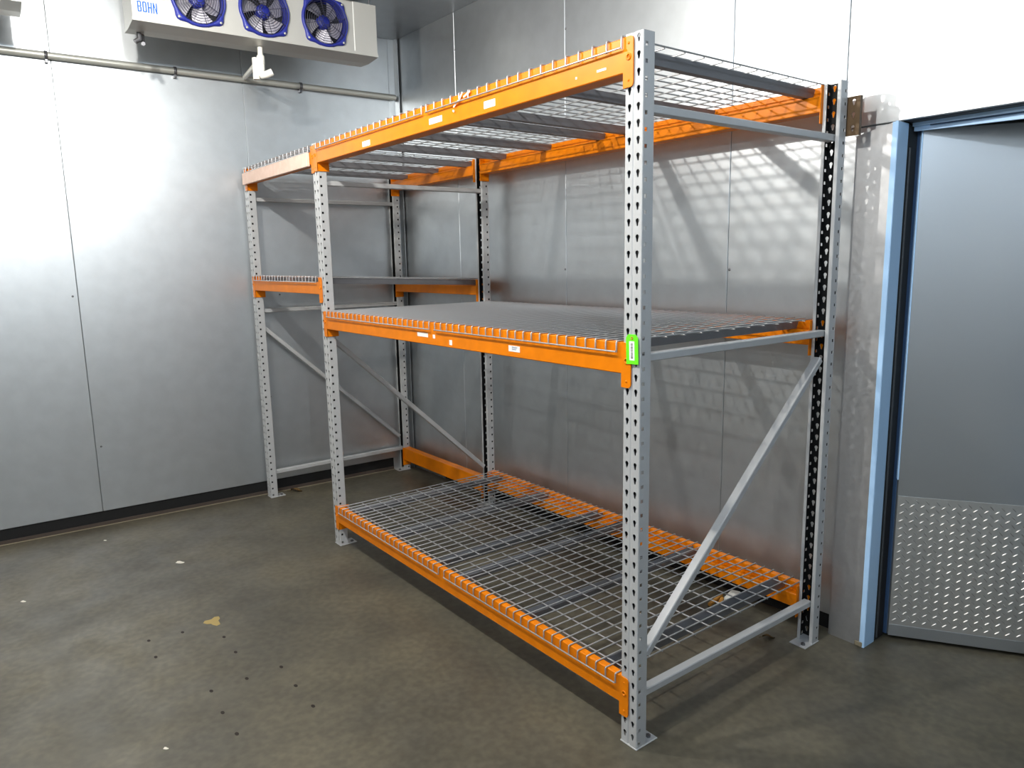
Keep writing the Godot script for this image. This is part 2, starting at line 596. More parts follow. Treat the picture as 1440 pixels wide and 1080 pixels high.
func tread(st: SurfaceTool, c: Vector3, deg: float) -> void:
	var b := Basis(Vector3.BACK, deg_to_rad(deg))
	var xf := Transform3D(b, c)
	st.set_smooth_group(-1)
	var ring := []
	for k in 8:
		var a := TAU * k / 8
		ring.append(Vector3(cos(a) * 0.52, sin(a) * 0.13, 0))
	var ridge := [Vector3(-0.3, 0, 0.11), Vector3(0.3, 0, 0.11)]
	for k in 8:
		var p: Vector3 = ring[k]
		var q: Vector3 = ring[(k + 1) % 8]
		var mid := (p + q) / 2
		var tip: Vector3 = ridge[1] if mid.x > 0 else ridge[0]
		tri(st, xf * p, xf * q, xf * tip, b * Vector3(mid.x * 0.2, mid.y, 0.1))
	for s in [-1.0, 1.0]:
		tri(st, xf * Vector3(0, 0.13 * s, 0), xf * ridge[0], xf * ridge[1], b * Vector3(0, s, 1))


# ---------------------------------------------------------------- the rack

func teardrop(c: Vector2) -> PackedVector2Array:
	var p := PackedVector2Array()
	p.append(c + Vector2(0, 0.31))
	for a in [125.0, 160.0, 195.0, 225.0]:
		p.append(c + Vector2(cos(deg_to_rad(a)), sin(deg_to_rad(a))) * 0.31)
	p.append(c + Vector2(-0.14, -0.58))
	p.append(c + Vector2(-0.07, -0.68))
	p.append(c + Vector2(0, -0.70))
	p.append(c + Vector2(0.07, -0.68))
	p.append(c + Vector2(0.14, -0.58))
	for a in [-45.0, -15.0, 20.0, 55.0]:
		p.append(c + Vector2(cos(deg_to_rad(a)), sin(deg_to_rad(a))) * 0.31)
	return p


# one two-inch length of the slotted post, its front face at z = 0
func post_cell(solid := false, tall := 2.0) -> ArrayMesh:
	var st := begin()
	for s in [-1.0, 1.0]:
		var lo := Vector2(0.22, 0) if s > 0 else Vector2(-1.36, 0)
		var hi := Vector2(1.36, tall) if s > 0 else Vector2(-0.22, tall)
		if solid:
			flat(st, lo, hi, face_z())
		else:
			holed(st, lo, hi, teardrop(Vector2(0.75 * s, 1.45)), face_z(), 0.1)
		# shallow groove between the two columns, and the rounded outer corner
		quad(st, Vector3(0.22 * s, 0, 0), Vector3(0.22 * s, tall, 0), Vector3(0.09 * s, tall, -0.1), Vector3(0.09 * s, 0, -0.1), Vector3(-s, 0, 1))
		quad(st, Vector3(1.36 * s, 0, 0), Vector3(1.36 * s, tall, 0), Vector3(1.46 * s, tall, -0.04), Vector3(1.46 * s, 0, -0.04), Vector3(s * 0.3, 0, 1))
		quad(st, Vector3(1.46 * s, 0, -0.04), Vector3(1.46 * s, tall, -0.04), Vector3(1.5 * s, tall, -0.14), Vector3(1.5 * s, 0, -0.14), Vector3(s, 0, 0.3))
		# side with its row of small square holes: drawing plane u = distance from the front
		var xf := Transform3D(Basis(Vector3(0, 0, -1), Vector3.UP, Vector3.RIGHT), Vector3(1.5, 0, 0)) if s > 0 else Transform3D(Basis(Vector3(0, 0, -1), Vector3.UP, Vector3.LEFT), Vector3(-1.5, 0, 0))
		if solid:
			flat(st, Vector2(0.14, 0), Vector2(2.0, tall), xf)
		else:
			var q := PackedVector2Array([Vector2(0.61, 0.71), Vector2(0.37, 0.71), Vector2(0.36, 0.46), Vector2(0.37, 0.21), Vector2(0.61, 0.21), Vector2(0.85, 0.21), Vector2(0.86, 0.46), Vector2(0.85, 0.71)])
			holed(st, Vector2(0.14, 0), Vector2(2.0, tall), q, xf, 0.1)
		# rear corner and the return lip
		quad(st, Vector3(1.5 * s, 0, -2.0), Vector3(1.5 * s, tall, -2.0), Vector3(1.4 * s, tall, -2.1), Vector3(1.4 * s, 0, -2.1), Vector3(s, 0, -1))
		quad(st, Vector3(1.4 * s, 0, -2.1), Vector3(1.4 * s, tall, -2.1), Vector3(0.9 * s, tall, -2.1), Vector3(0.9 * s, 0, -2.1), Vector3(0, 0, -1))
		quad(st, Vector3(0.9 * s, 0, -2.1), Vector3(0.9 * s, tall, -2.1), Vector3(0.9 * s, tall, -1.98), Vector3(0.9 * s, 0, -1.98), Vector3(-s, 0, 0))
		quad(st, Vector3(1.4 * s, 0, -1.98), Vector3(1.4 * s, tall, -1.98), Vector3(0.9 * s, tall, -1.98), Vector3(0.9 * s, 0, -1.98), Vector3(0, 0, 1))
		quad(st, Vector3(1.4 * s, 0, -0.1), Vector3(1.4 * s, tall, -0.1), Vector3(1.4 * s, tall, -1.98), Vector3(1.4 * s, 0, -1.98), Vector3(-s, 0, 0)) if solid else null
	flat(st, Vector2(-0.09, 0), Vector2(0.09, tall), face_z(Vector3(0, 0, -0.1)))
	return done(st)


func post_mesh() -> ArrayMesh:
	if not mesh_cache.has("post"):
		var cell := post_cell()
		var foot := post_cell(true, 0.2)
		var st := begin()
		st.append_from(foot, 0, Transform3D(Basis(), V(0, 0.19, 0)))
		for k in 48:
			st.append_from(cell, 0, Transform3D(Basis(), V(0, 0.39 + 2.0 * k, 0)))
		mesh_cache.post = st.commit()
	return mesh_cache.post


# near-black inner sheets of a post, a tenth of an inch behind its faces
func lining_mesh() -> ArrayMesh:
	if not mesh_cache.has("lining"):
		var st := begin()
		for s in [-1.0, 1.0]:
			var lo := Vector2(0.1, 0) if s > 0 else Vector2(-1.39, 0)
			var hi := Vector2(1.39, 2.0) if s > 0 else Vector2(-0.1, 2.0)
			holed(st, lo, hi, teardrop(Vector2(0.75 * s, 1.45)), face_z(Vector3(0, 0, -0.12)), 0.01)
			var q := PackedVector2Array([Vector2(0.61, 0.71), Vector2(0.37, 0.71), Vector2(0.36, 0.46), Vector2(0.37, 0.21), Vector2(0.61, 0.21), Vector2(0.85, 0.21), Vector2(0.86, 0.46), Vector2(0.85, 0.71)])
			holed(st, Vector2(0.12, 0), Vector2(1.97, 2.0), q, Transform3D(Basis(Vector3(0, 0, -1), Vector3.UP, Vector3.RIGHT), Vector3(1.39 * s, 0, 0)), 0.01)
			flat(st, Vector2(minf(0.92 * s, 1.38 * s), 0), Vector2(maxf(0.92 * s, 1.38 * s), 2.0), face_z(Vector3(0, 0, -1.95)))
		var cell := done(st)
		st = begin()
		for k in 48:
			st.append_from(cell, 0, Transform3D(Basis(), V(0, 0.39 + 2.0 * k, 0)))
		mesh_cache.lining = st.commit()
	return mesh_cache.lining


func brace_mesh(length: float) -> ArrayMesh:  # along z from 0 to -length
	var st := begin()
	var p := PackedVector2Array([Vector2(-0.6, -0.55), Vector2(0.6, -0.55), Vector2(0.72, -0.43), Vector2(0.72, 0.43), Vector2(0.6, 0.55), Vector2(-0.6, 0.55), Vector2(-0.72, 0.43), Vector2(-0.72, -0.43)])
	prism(st, p, face_z(), -length)
	return done(st)


func upright(xc: float, flip: bool, label: String) -> Node3D:
	var t := thing("upright_frame", label, "rack frame", V(xc, 0, 0), 0.0, "upright frames of the pallet rack")
	var depth := 47.75
	for r in [0, 1]:
		var p := put("post", post_mesh(), M.grey, t, V(0, 0, -depth * r), Basis(Vector3.UP, PI * r))
		put("lining", lining_mesh(), M.lining, p).set_meta("label", "near-black inner sheets of the post")
	for y in [87.65, 56.1, 7.5]:
		put("horizontal_brace", brace_mesh(depth - 3.5), M.grey, t, V(0, y, -1.75))
	var a := Vector3(0, 13.3, -3.0)
	var b := Vector3(0, 51.7, -depth + 2.4)
	if flip:
		a = Vector3(0, 51.0, -2.2)
		b = Vector3(0, 11.8, -depth + 3.0)
	var dir := (b - a)
	var z := -dir.normalized()
	var y2 := (Vector3.UP - z * z.y).normalized()
	put("diagonal_brace", brace_mesh(dir.length()), M.grey, t, a * S, Basis(y2.cross(z), y2, z))
	for r in [0, 1]:
		var s := 1.0 if r == 0 else -1.0
		var zf := 0.0 if r == 0 else -depth
		var st := begin()
		var zs := [0.1 * s + zf, -4.4 * s + zf]
		box(st, Vector3(-1.6, 0, minf(zs[0], zs[1])), Vector3(1.6, 0.2, maxf(zs[0], zs[1])), 0.05)
		var fp := put("foot_plate", done(st), M.grey, t)
		st = begin()
		lathe(st, [Vector2(0.4, 0), Vector2(0.4, 0.3), Vector2(0.2, 0.34), Vector2(0, 0.34)], Transform3D(Basis(Vector3.RIGHT, Vector3(0, 0, -1), Vector3.UP), Vector3(0.6, 0.2, -3.5 * s + zf)), 6, -1)
		put("anchor_bolt", done(st), M.steel, fp)
	return t


# beam lengthwise along x, its outer face at z = 0.17; connectors reach from y = 0 to y = 6
func beam_section(kind: String) -> PackedVector2Array:  # (z, y)
	if kind == "low":
		return PackedVector2Array([Vector2(0.17, 2.1), Vector2(0.17, 4.7), Vector2(0.07, 4.8), Vector2(-2.2, 4.8), Vector2(-2.3, 4.7), Vector2(-2.3, 2.1), Vector2(-2.2, 2.0), Vector2(0.07, 2.0)])
	if kind == "box":
		return PackedVector2Array([Vector2(0.17, 1.9), Vector2(0.17, 5.9), Vector2(0.07, 6.0), Vector2(-2.2, 6.0), Vector2(-2.3, 5.9), Vector2(-2.3, 1.9), Vector2(-2.2, 1.8), Vector2(0.07, 1.8)])
	var h := 1.8
	return PackedVector2Array([Vector2(0.17, h + 0.12), Vector2(0.17, 5.88), Vector2(0.05, 6.0), Vector2(-0.95, 6.0), Vector2(-1.07, 5.88), Vector2(-1.07, 4.35), Vector2(-2.5, 4.35), Vector2(-2.62, 4.23), Vector2(-2.62, h + 0.12), Vector2(-2.5, h), Vector2(0.05, h)])


func beam(xa: float, xb: float, top: float, rear: bool, kind: String, label: String, group: String) -> Node3D:
	var n := absf(xb - xa)
	var zc := -47.75 if rear else 0.0
	var t := thing("rack_beam", label, "rack beam", V((xa + xb) / 2, top - 6.0, zc), PI if rear else 0.0, group)
	var st := begin()
	prism(st, beam_section(kind), Transform3D(Basis(Vector3(0, 0, 1), Vector3.UP, Vector3.LEFT), Vector3(n / 2 - 0.18, 0, 0)), n - 0.36)
	put("beam_body", done(st), M.orange, t)
	for s in [-1.0, 1.0]:
		st = begin()
		# plate over the post's face with rounded outer corners, and the leg along the post's side
		var x0 := n / 2 - 0.2
		var x1 := n / 2 + 1.5
		var pts := PackedVector2Array([Vector2(x0, 0), Vector2(x1 - 0.45, 0), Vector2(x1 - 0.13, 0.13), Vector2(x1, 0.45), Vector2(x1, 5.55), Vector2(x1 - 0.13, 5.87), Vector2(x1 - 0.45, 6.0), Vector2(x0, 6.0)])
		if s < 0:
			for i in pts.size():
				pts[i].x = -pts[i].x
		prism(st, pts, face_z(Vector3(0, 0, 0.03)), 0.18)
		var xs := [s * (n / 2 - 0.2), s * (n / 2 - 0.02)]
		box(st, Vector3(minf(xs[0], xs[1]), 0, -2.7), Vector3(maxf(xs[0], xs[1]), 6.0, 0.2), 0.03)
		var c := put("connector", done(st), M.orange, t)
		for y in [0.85, 5.2]:
			st = begin()
			lathe(st, [Vector2(0.17, 0), Vector2(0.17, 0.05), Vector2(0.1, 0.1), Vector2(0, 0.11)], face_z(Vector3(s * (n / 2 + 0.75), y, 0.2)), 8)
			put("rivet", done(st), M.orange, c)
		st = begin()
		lathe(st, [Vector2(0.42, 0), Vector2(0.42, 0.1), Vector2(0.3, 0.14), Vector2(0.24, 0.1), Vector2(0.24, 0.01), Vector2(0.0, 0.01)], face_z(Vector3(s * (n / 2 + 0.75), 3.6, 0.2)), 12)
		put("safety_lock", done(st), M.orange, c)
	return t


func sticker(t: Node3D, xa: float, xb: float, ya: float, yb: float, printed := true) -> void:  # in room inches
	var ox := t.position.x / S
	var oy := t.position.y / S
	var o := put("label_sticker", box_mesh(Vector3(xa - ox, ya - oy, 0.165), Vector3(xb - ox, yb - oy, 0.19), 0.004), M.white, t)
	o.set_meta("label", "small white sticker")
	if printed:
		var st := begin()
		for k in 3:
			var y := lerpf(ya, yb, 0.72 - 0.2 * k) - oy
			box(st, Vector3(xa - ox + (xb - xa) * 0.3, y, 0.188), Vector3(xb - ox - (xb - xa) * (0.2 + 0.06 * k), y + 0.1, 0.194), 0.0)
		put("print", done(st), M.print, o)


# xs: first front-to-back bar and pitch; cross bars run along x
func deck(x0: float, pitch: float, count: int, cross0: float, cross_pitch: float, top: float, channels: Array, label: String, group: String, tilt := 0.0) -> Node3D:
	var xm := x0 - pitch * (count - 1) / 2.0
	var t := thing("wire_deck", label, "wire deck", V(xm, top, 0.0), 0.0, group)
	if tilt != 0.0:
		t.rotation.x = tilt
	var r := 0.125
	var key := "bar%.2f" % r
	if not mesh_cache.has(key):
		var zf := 0.5
		var zr := -47.75 - 0.4
		mesh_cache[key] = tube_mesh([Vector3(0, -1.35, zf), Vector3(0, -0.02, zf), Vector3(0, 0.13, zf - 0.15), Vector3(0, 0.13, zr + 0.15), Vector3(0, -0.02, zr), Vector3(0, -1.35, zr)], r)
	var half := pitch * (count - 1) / 2.0
	for i in count:
		put("bar", mesh_cache[key], M.wire, t, V(half - pitch * i, 0, 0))
	var ck := "cross%.2f" % half
	if not mesh_cache.has(ck):
		mesh_cache[ck] = tube_mesh([Vector3(-half - 0.02, 0, 0), Vector3(half + 0.02, 0, 0)], r)
	var z := cross0
	while z > -46.6:
		put("cross_wire", mesh_cache[ck], M.wire, t, V(0, -0.09, z))
		z -= cross_pitch
	for zz in [0.7, -48.35]:
		put("edge_wire", mesh_cache[ck], M.wire, t, V(0, -1.25, zz))
	if not mesh_cache.has("channel"):
		var st := begin()
		var pts := PackedVector2Array([Vector2(-1.0, -0.22), Vector2(-0.6, -1.62), Vector2(0.6, -1.62), Vector2(1.0, -0.22), Vector2(0.9, -0.22), Vector2(0.52, -1.52), Vector2(-0.52, -1.52), Vector2(-0.9, -0.22)])
		prism(st, pts, face_z(Vector3(0, 0, -1.15)), -45.4)
		mesh_cache.channel = done(st)
	for c in channels:
		put("support_channel", mesh_cache.channel, M.channel, t, V(c - xm, 0, 0))
	return t


func rack() -> void:
	upright(-1.5, false, "tall grey slotted frame nearest the camera, with a lime tag on it")
	upright(-100.5, true, "grey slotted frame between the wide bay and the narrow bay")
	upright(-149.5, true, "grey slotted frame at the far end, next to the left wall")
	var gf := "long orange beams of the wide bay"
	var gn := "short orange beams of the narrow bay"
	var t := beam(-3, -99, 96.1, false, "step", "long orange front beam at the top of the wide bay", gf)
	sticker(t, -49.7, -45.5, 92.75, 93.75, false)
	sticker(t, -33.2, -30.2, 92.65, 93.75)
	sticker(t, -75.7, -72.35, 92.35, 93.4)
	sticker(t, -7.9, -6.2, 92.95, 93.25, false)
	sticker(t, -12.0, -11.7, 92.9, 93.2, false)
	var tape := begin()
	for q in [[7.2, 4.5, 1.6, 0.5], [8.6, 5.0, 1.9, 0.8], [10.2, 5.55, 2.0, 0.3], [6.9, 4.0, 0.5, -0.4]]:
		box(tape, Vector3(0, -0.16, 0), Vector3(q[2], 0.16, 0.05), 0.02, Transform3D(Basis(Vector3.BACK, q[3]), Vector3(q[0] + 2.4, q[1] - 0.3, 0.45)))
	put("torn_tape", done(tape), M.white, t).set_meta("label", "torn white tape")
	t = beam(-3, -99, 58.2, false, "step", "long orange front beam at mid height of the wide bay", gf)
	sticker(t, -28.0, -25.1, 54.9, 55.85)
	sticker(t, -56.7, -52.8, 55.35, 56.1, false)
	sticker(t, -45.5, -44.6, 54.5, 55.4, false)
	sticker(t, -51.1, -50.3, 55.3, 56.0, false)
	beam(-3, -99, 10.3, false, "step", "long orange front beam just above the floor", gf)
	beam(-3, -99, 96.1, true, "step", "long orange rear beam at the top, against the back wall", gf)
	beam(-3, -99, 58.2, true, "step", "long orange rear beam at mid height, against the back wall", gf)
	beam(-3, -99, 10.3, true, "step", "long orange rear beam near the floor, against the back wall", gf)
	beam(-102, -148, 95.9, false, "low", "short orange front beam at the top of the narrow bay, behind a pale board", gn)
	beam(-102, -148, 66.1, false, "low", "short faded orange front beam at mid height of the narrow bay", gn)
	beam(-102, -148, 96.1, true, "step", "short orange rear beam at the top of the narrow bay", gn)
	beam(-102, -148, 64.2, true, "step", "short orange rear beam at mid height of the narrow bay", gn)
	beam(-102, -148, 7.8, true, "box", "short orange rear box beam near the floor, without a deck", gn)

	var g := "wire decks on the rack"
	deck(-3.2, 2.6, 19, -3.4, 4.06, 96.1, [-6.0, -25.8, -46.2], "galvanised wire deck at the top of the wide bay, half nearest the camera", g)
	deck(-51.6, 2.6, 19, -3.4, 4.06, 96.1, [-54.5, -72.4, -90.0], "galvanised wire deck at the top of the wide bay, half beside the middle frame", g)
	deck(-3.8, 2.0, 24, -1.85, 3.9, 58.2, [-7.0, -26.8, -46.6], "galvanised wire deck at mid height, half behind the lime tag", g)
	deck(-51.8, 2.0, 24, -1.85, 3.9, 58.2, [-55.0, -74.8, -94.6], "galvanised wire deck at mid height, half beside the middle frame", g)
	deck(-3.7, 2.0, 24, -1.85, 3.9, 10.3, [-7.0, -26.7, -46.4], "galvanised wire deck just above the floor, half nearest the door", g)
	deck(-51.7, 2.0, 24, -1.85, 3.9, 10.3, [-55.0, -74.7, -94.4], "galvanised wire deck just above the floor, half beside the middle frame", g)
	deck(-102.9, 2.6, 18, -3.4, 4.06, 96.0, [-105.7, -122.6, -140.5], "galvanised wire deck at the top of the narrow bay", g)
	deck(-102.9, 2.1, 22, -1.85, 3.9, 66.2, [-104.6, -125.0, -145.0], "galvanised wire deck at mid height of the narrow bay, sloping to the wall", g, -0.0400)

	# pale board against the face of the narrow bay's top beam
	tagged(put("wooden_board", box_mesh(Vector3(-0, 0, 0), Vector3(46.6, 3.1, 0.7), 0.08), M.wood, self, V(-149.4, 91.5, 0.24)), "pale wooden board along the front of the narrow bay's top beam", "board")


# ---------------------------------------------------------------- evaporators and pipes

func evaporators() -> void:
	var t := thing("evaporator", "three-fan evaporator with blue fan rings hung in the corner, with a white drain under it", "evaporator", left_xf * V(25.55, 122.9, 0.1), WALL_LEFT_TURN, "evaporators along the left wall")
	var st := begin()
	# cabinet shell: back, ends, top and sloping drain pan
	var hx := 5.65
	box(st, Vector3(-hx, 1.0, -29.4), Vector3(-hx + 0.2, 13.2, 29.4), 0.0)
	box(st, Vector3(-hx, 1.0, -29.4), Vector3(hx - 0.02, 13.2, -29.2), 0.0)
	box(st, Vector3(-hx, 1.0, 29.2), Vector3(hx - 0.02, 13.2, 29.4), 0.0)
	box(st, Vector3(-hx, 13.0, -29.4), Vector3(hx, 13.2, 29.4), 0.0)
	put("cabinet", done(st), M.cabinet, t)
	st = begin()
	prism(st, PackedVector2Array([Vector2(-hx - 0.15, 1.1), Vector2(-hx - 0.15, 0.35), Vector2(-0.5, 0.0), Vector2(hx + 0.15, 0.35), Vector2(hx + 0.15, 1.1)]), face_z(Vector3(0, 0, -29.55)), 59.1)
	put("drain_pan", done(st), M.cabinet, t)
	# front sheet with three round openings
	st = begin()
	var fx := face_x(Vector3(hx, 0, 0))
	var us := [-15.2, -0.1, 15.2]
	var edges := [-22.8, -7.65, 7.55, 22.9]
	for i in 3:
		holed(st, Vector2(edges[i], 1.0), Vector2(edges[i + 1], 13.2), circle(Vector2(us[i], 7.05), 5.55, 32), fx, 0.15)
	flat(st, Vector2(-29.4, 1.0), Vector2(-22.8, 13.2), fx)
	put("front_sheet", done(st), M.cabinet, t)
	put("end_panel", box_mesh(Vector3(hx - 0.1, 1.05, -29.35), Vector3(hx + 0.06, 13.15, -23.05), 0.04), M.cabinet, t)
	put("panel_seam", box_mesh(Vector3(hx - 0.1, 1.05, -23.05), Vector3(hx + 0.02, 13.15, -22.85), 0.0), M.white, t)
	for i in 3:
		fan(t, Vector3(hx, 7.05, -us[i]), 20.0 + 31.0 * i)
	# maker's plate
	put("maker_plate", box_mesh(Vector3(hx, 1.15, 23.6), Vector3(hx + 0.05, 9.5, 29.2), 0.0), M.white, t)
	var word := put("lettering", letters(), M.logo, t, V(hx + 0.05, 2.25, 28.3), Basis(Vector3(0, 0, -1), Vector3.UP, Vector3.RIGHT))
	word.set_meta("label", "blue lettering")
	# hangers to the ceiling, and the valve at the left end
	for z in [-28.0, 28.0]:
		for x in [-4.8, 4.8]:
			put("hanger_rod", tube_mesh([Vector3(x, 13.1, z), Vector3(x, CEIL - 122.9 + 0.2, z)], 0.2), M.steel, t)
	st = begin()
	tube(st, [Vector3(-3.0, 0.4, 27.0), Vector3(-3.0, -1.3, 27.0), Vector3(-3.0, -2.0, 28.0)], 0.55, 8)
	tube(st, [Vector3(-4.6, 0.4, 26.0), Vector3(-4.6, -1.8, 26.0), Vector3(-2.0, -2.4, 26.4)], 0.45, 8)
	put("valve", done(st), M.steel, t)
	var u := t.duplicate()
	u.name = numbered("evaporator", taken)
	add_child(u)
	u.position = left_xf * V(26.0, 122.9, 79.6)
	u.set_meta("label", "grey evaporator showing only one lower corner, beyond the left panel seam")


# the four letters of the maker's name as heavy narrow capitals, 2.3 inches tall
func letters() -> ArrayMesh:
	var st := begin()
	var h := 2.3
	var w := 0.88
	var b := 0.3
	var d := 0.05
	# B
	prism(st, rect2(Vector2(0, 0), Vector2(b, h)), face_z(), d)
	prism(st, rect2(Vector2(b, 0), Vector2(w - 0.15, 0.28)), face_z(), d)
	prism(st, rect2(Vector2(b, 1.03), Vector2(w - 0.15, 1.29)), face_z(), d)
	prism(st, rect2(Vector2(b, h - 0.28), Vector2(w - 0.15, h)), face_z(), d)
	prism(st, PackedVector2Array([Vector2(w - 0.3, 0.14), Vector2(w - 0.15, 0), Vector2(w, 0.16), Vector2(w, 1.0), Vector2(w - 0.13, 1.16), Vector2(w - 0.3, 1.1)]), face_z(), d)
	prism(st, PackedVector2Array([Vector2(w - 0.3, 1.2), Vector2(w - 0.13, 1.16), Vector2(w, 1.32), Vector2(w, 2.14), Vector2(w - 0.15, h), Vector2(w - 0.3, h - 0.14)]), face_z(), d)
	# O
	var x := 1.06
	var ring := PackedVector2Array([Vector2(0.44, h), Vector2(0.2, h), Vector2(0, h - 0.2), Vector2(0, 0.2), Vector2(0.2, 0), Vector2(0.44, 0), Vector2(0.68, 0), Vector2(0.88, 0.2), Vector2(0.88, h - 0.2), Vector2(0.68, h)])
	for i in ring.size():
		var p := ring[i]
		var q := ring[(i + 1) % ring.size()]
		var c := Vector2(0.44, h / 2)
		var sc := Vector2(0.32, 0.76)
		prism(st, PackedVector2Array([p + Vector2(x, 0), q + Vector2(x, 0), c + (q - c) * sc + Vector2(x, 0), c + (p - c) * sc + Vector2(x, 0)]), face_z(), d)
	# H
	x = 2.12
	prism(st, rect2(Vector2(x, 0), Vector2(x + b, h)), face_z(), d)
	prism(st, rect2(Vector2(x + 0.6, 0), Vector2(x + 0.9, h)), face_z(), d)
	prism(st, rect2(Vector2(x + b, 1.0), Vector2(x + 0.6, 1.3)), face_z(), d)
	# N
	x = 3.18
	prism(st, rect2(Vector2(x, 0), Vector2(x + 0.28, h)), face_z(), d)
	prism(st, rect2(Vector2(x + 0.64, 0), Vector2(x + 0.92, h)), face_z(), d)
	prism(st, PackedVector2Array([Vector2(x + 0.28, h), Vector2(x + 0.28, h - 0.85), Vector2(x + 0.64, 0), Vector2(x + 0.64, 0.85)]), face_z(), d)
	return done(st)


func fan(t: Node3D, c: Vector3, deg: float) -> void:
	# moulded ring: octagon-like outline with four bolt lobes
	var outline := PackedVector2Array()
	for k in 64:
		var a := TAU * k / 64
		var lobe := pow(maxf(0.0, cos(4.0 * (a - PI / 4))), 3.0)
		outline.append(Vector2(cos(a), sin(a)) * (6.15 + 0.85 * lobe))
	var st := begin()
	st.set_smooth_group(3)
	var xf := face_x(c)
	for k in 64:
		var a := outline[k]
		var b := outline[(k + 1) % 64]
		var ai := a.normalized() * 5.75
		var bi := b.normalized() * 5.75
		var am := a.normalized() * 5.3
		var bm := b.normalized() * 5.3
		quad(st, xf * Vector3(a.x, a.y, 0), xf * Vector3(b.x, b.y, 0), xf * Vector3(b.x * 0.985, b.y * 0.985, 0.45), xf * Vector3(a.x * 0.985, a.y * 0.985, 0.45), xf.basis * Vector3(a.x, a.y, 0))
		quad(st, xf * Vector3(a.x * 0.985, a.y * 0.985, 0.45), xf * Vector3(b.x * 0.985, b.y * 0.985, 0.45), xf * Vector3(bi.x, bi.y, 0.75), xf * Vector3(ai.x, ai.y, 0.75), xf.basis.z)
		quad(st, xf * Vector3(ai.x, ai.y, 0.75), xf * Vector3(bi.x, bi.y, 0.75), xf * Vector3(bm.x, bm.y, 0.2), xf * Vector3(am.x, am.y, 0.2), xf.basis * Vector3(-a.x, -a.y, 2))
		quad(st, xf * Vector3(am.x, am.y, 0.2), xf * Vector3(bm.x, bm.y, 0.2), xf * Vector3(bm.x, bm.y, -3.0), xf * Vector3(am.x, am.y, -3.0), xf.basis * Vector3(-a.x, -a.y, 0))
	var ring := put("fan_ring", done(st), M.blue, t)
	for k in 4:
		var a := PI / 4 + k * PI / 2
		st = begin()
		lathe(st, [Vector2(0.32, 0), Vector2(0.28, 0.22), Vector2(0, 0.26)], Transform3D(xf.basis, xf * Vector3(cos(a) * 6.45, sin(a) * 6.45, 0.42)), 8)
		put("bolt", done(st), M.pipe, ring)
	st = begin()
	lathe(st, [Vector2(5.5, 0), Vector2(0, 0.01)], Transform3D(xf.basis, xf * Vector3(0, 0, -3.0)), 32, -1)
	put("fan_back", done(st), M.black, t)
	# blades
	st = begin()
	st.set_smooth_group(4)
	var nb := 5
	for b in nb:
		var a0 := TAU * b / nb + deg_to_rad(deg)
		for i in 6:
			for j in 4:
				var q := []
				for uv in [[i, j], [i + 1, j], [i + 1, j + 1], [i, j + 1]]:
					var rr := lerpf(1.4, 5.05, uv[0] / 6.0)
					var aa: float = a0 + (uv[1] / 4.0) * (1.05 - 0.25 * uv[0] / 6.0) + 0.07 * uv[0]
					q.append(xf * Vector3(cos(aa) * rr, sin(aa) * rr, -2.4 + 1.7 * uv[1] / 4.0))
				quad(st, q[0], q[1], q[2], q[3], xf.basis.z)
	var hub := begin()
	lathe(hub, [Vector2(1.7, -2.6), Vector2(1.7, -0.8), Vector2(1.3, -0.45), Vector2(0, -0.3)], xf, 20)
	put("fan_hub", done(hub), M.blue, t)
	put("fan_blades", done(st), M.blade, t)
	# wire guard
	st = begin()
	for k in 9:
		var r := 1.0 + 0.55 * k
		var pts := []
		for i in 33:
			var a := TAU * i / 32
			pts.append(xf * Vector3(cos(a) * r, sin(a) * r, 0.9 - 0.005 * r * r))
		tube(st, pts, 0.07, 4, false)
	for k in 8:
		var a := TAU * (k + 0.3) / 8
		tube(st, [xf * Vector3(cos(a) * 0.9, sin(a) * 0.9, 0.84), xf * Vector3(cos(a) * 5.7, sin(a) * 5.7, 0.68)], 0.08, 4)
	put("fan_guard", done(st), M.guard, t)


func pipes() -> void:
	var t := thing("wall_pipe", "long thin grey pipe clamped along the left wall under the evaporator", "pipe", left_xf * V(1.4, 120.5, 0), WALL_LEFT_TURN)
	put("tube", tube_mesh([Vector3(0, 0, -49.0), Vector3(0, 0, 190.0)], 0.85, 12), M.pipe, t)
	for z in [-18.5, 15.5, 44.6, 74.0, 110.0]:
		var st := begin()
		box(st, Vector3(-1.4, -1.7, z - 0.35), Vector3(-1.2, 1.2, z + 0.35), 0.03)
		lathe(st, [Vector2(0.86, -0.35), Vector2(1.05, -0.35), Vector2(1.05, 0.35), Vector2(0.86, 0.35)], face_z(Vector3(0, 0, z)), 16)
		box(st, Vector3(-1.3, -1.7, z - 0.3), Vector3(0.3, -0.95, z + 0.3), 0.05)
		put("pipe_clamp", done(st), M.steel, t)
	# white plastic drain below the evaporator
	t = thing("drain_pipe", "white plastic drain trap hanging under the evaporator", "pipe", V(-127, 123.2, 1.3))
	var st := begin()
	tube(st, [Vector3(0, -0.32, 0), Vector3(0, -4.3, 0)], 0.62, 14)
	put("down_pipe", done(st), M.pvc, t)
	put("coupling", tube_mesh([Vector3(0, -2.4, 0), Vector3(0, -4.4, 0)], 0.95, 14), M.pvc, t)
	st = begin()
	tube(st, [Vector3(0, -4.2, 0), Vector3(0, -6.4, 0), Vector3(0.3, -7.0, -0.2), Vector3(0.9, -6.9, -0.8), Vector3(1.6, -6.2, -2.2)], 0.85, 14)
	put("trap_elbow", done(st), M.pvc, t)
	put("tee", tube_mesh([Vector3(-0.7, -2.9, 1.1), Vector3(-0.7, -8.0, 1.1)], 0.85, 14), M.pvc, t)
	put("branch_pipe", tube_mesh([Vector3(-0.7, -4.4, 1.1), Vector3(-22.6, -2.6, -3.3)], 0.6, 12), M.pvc, t)


# ---------------------------------------------------------------- odds and ends

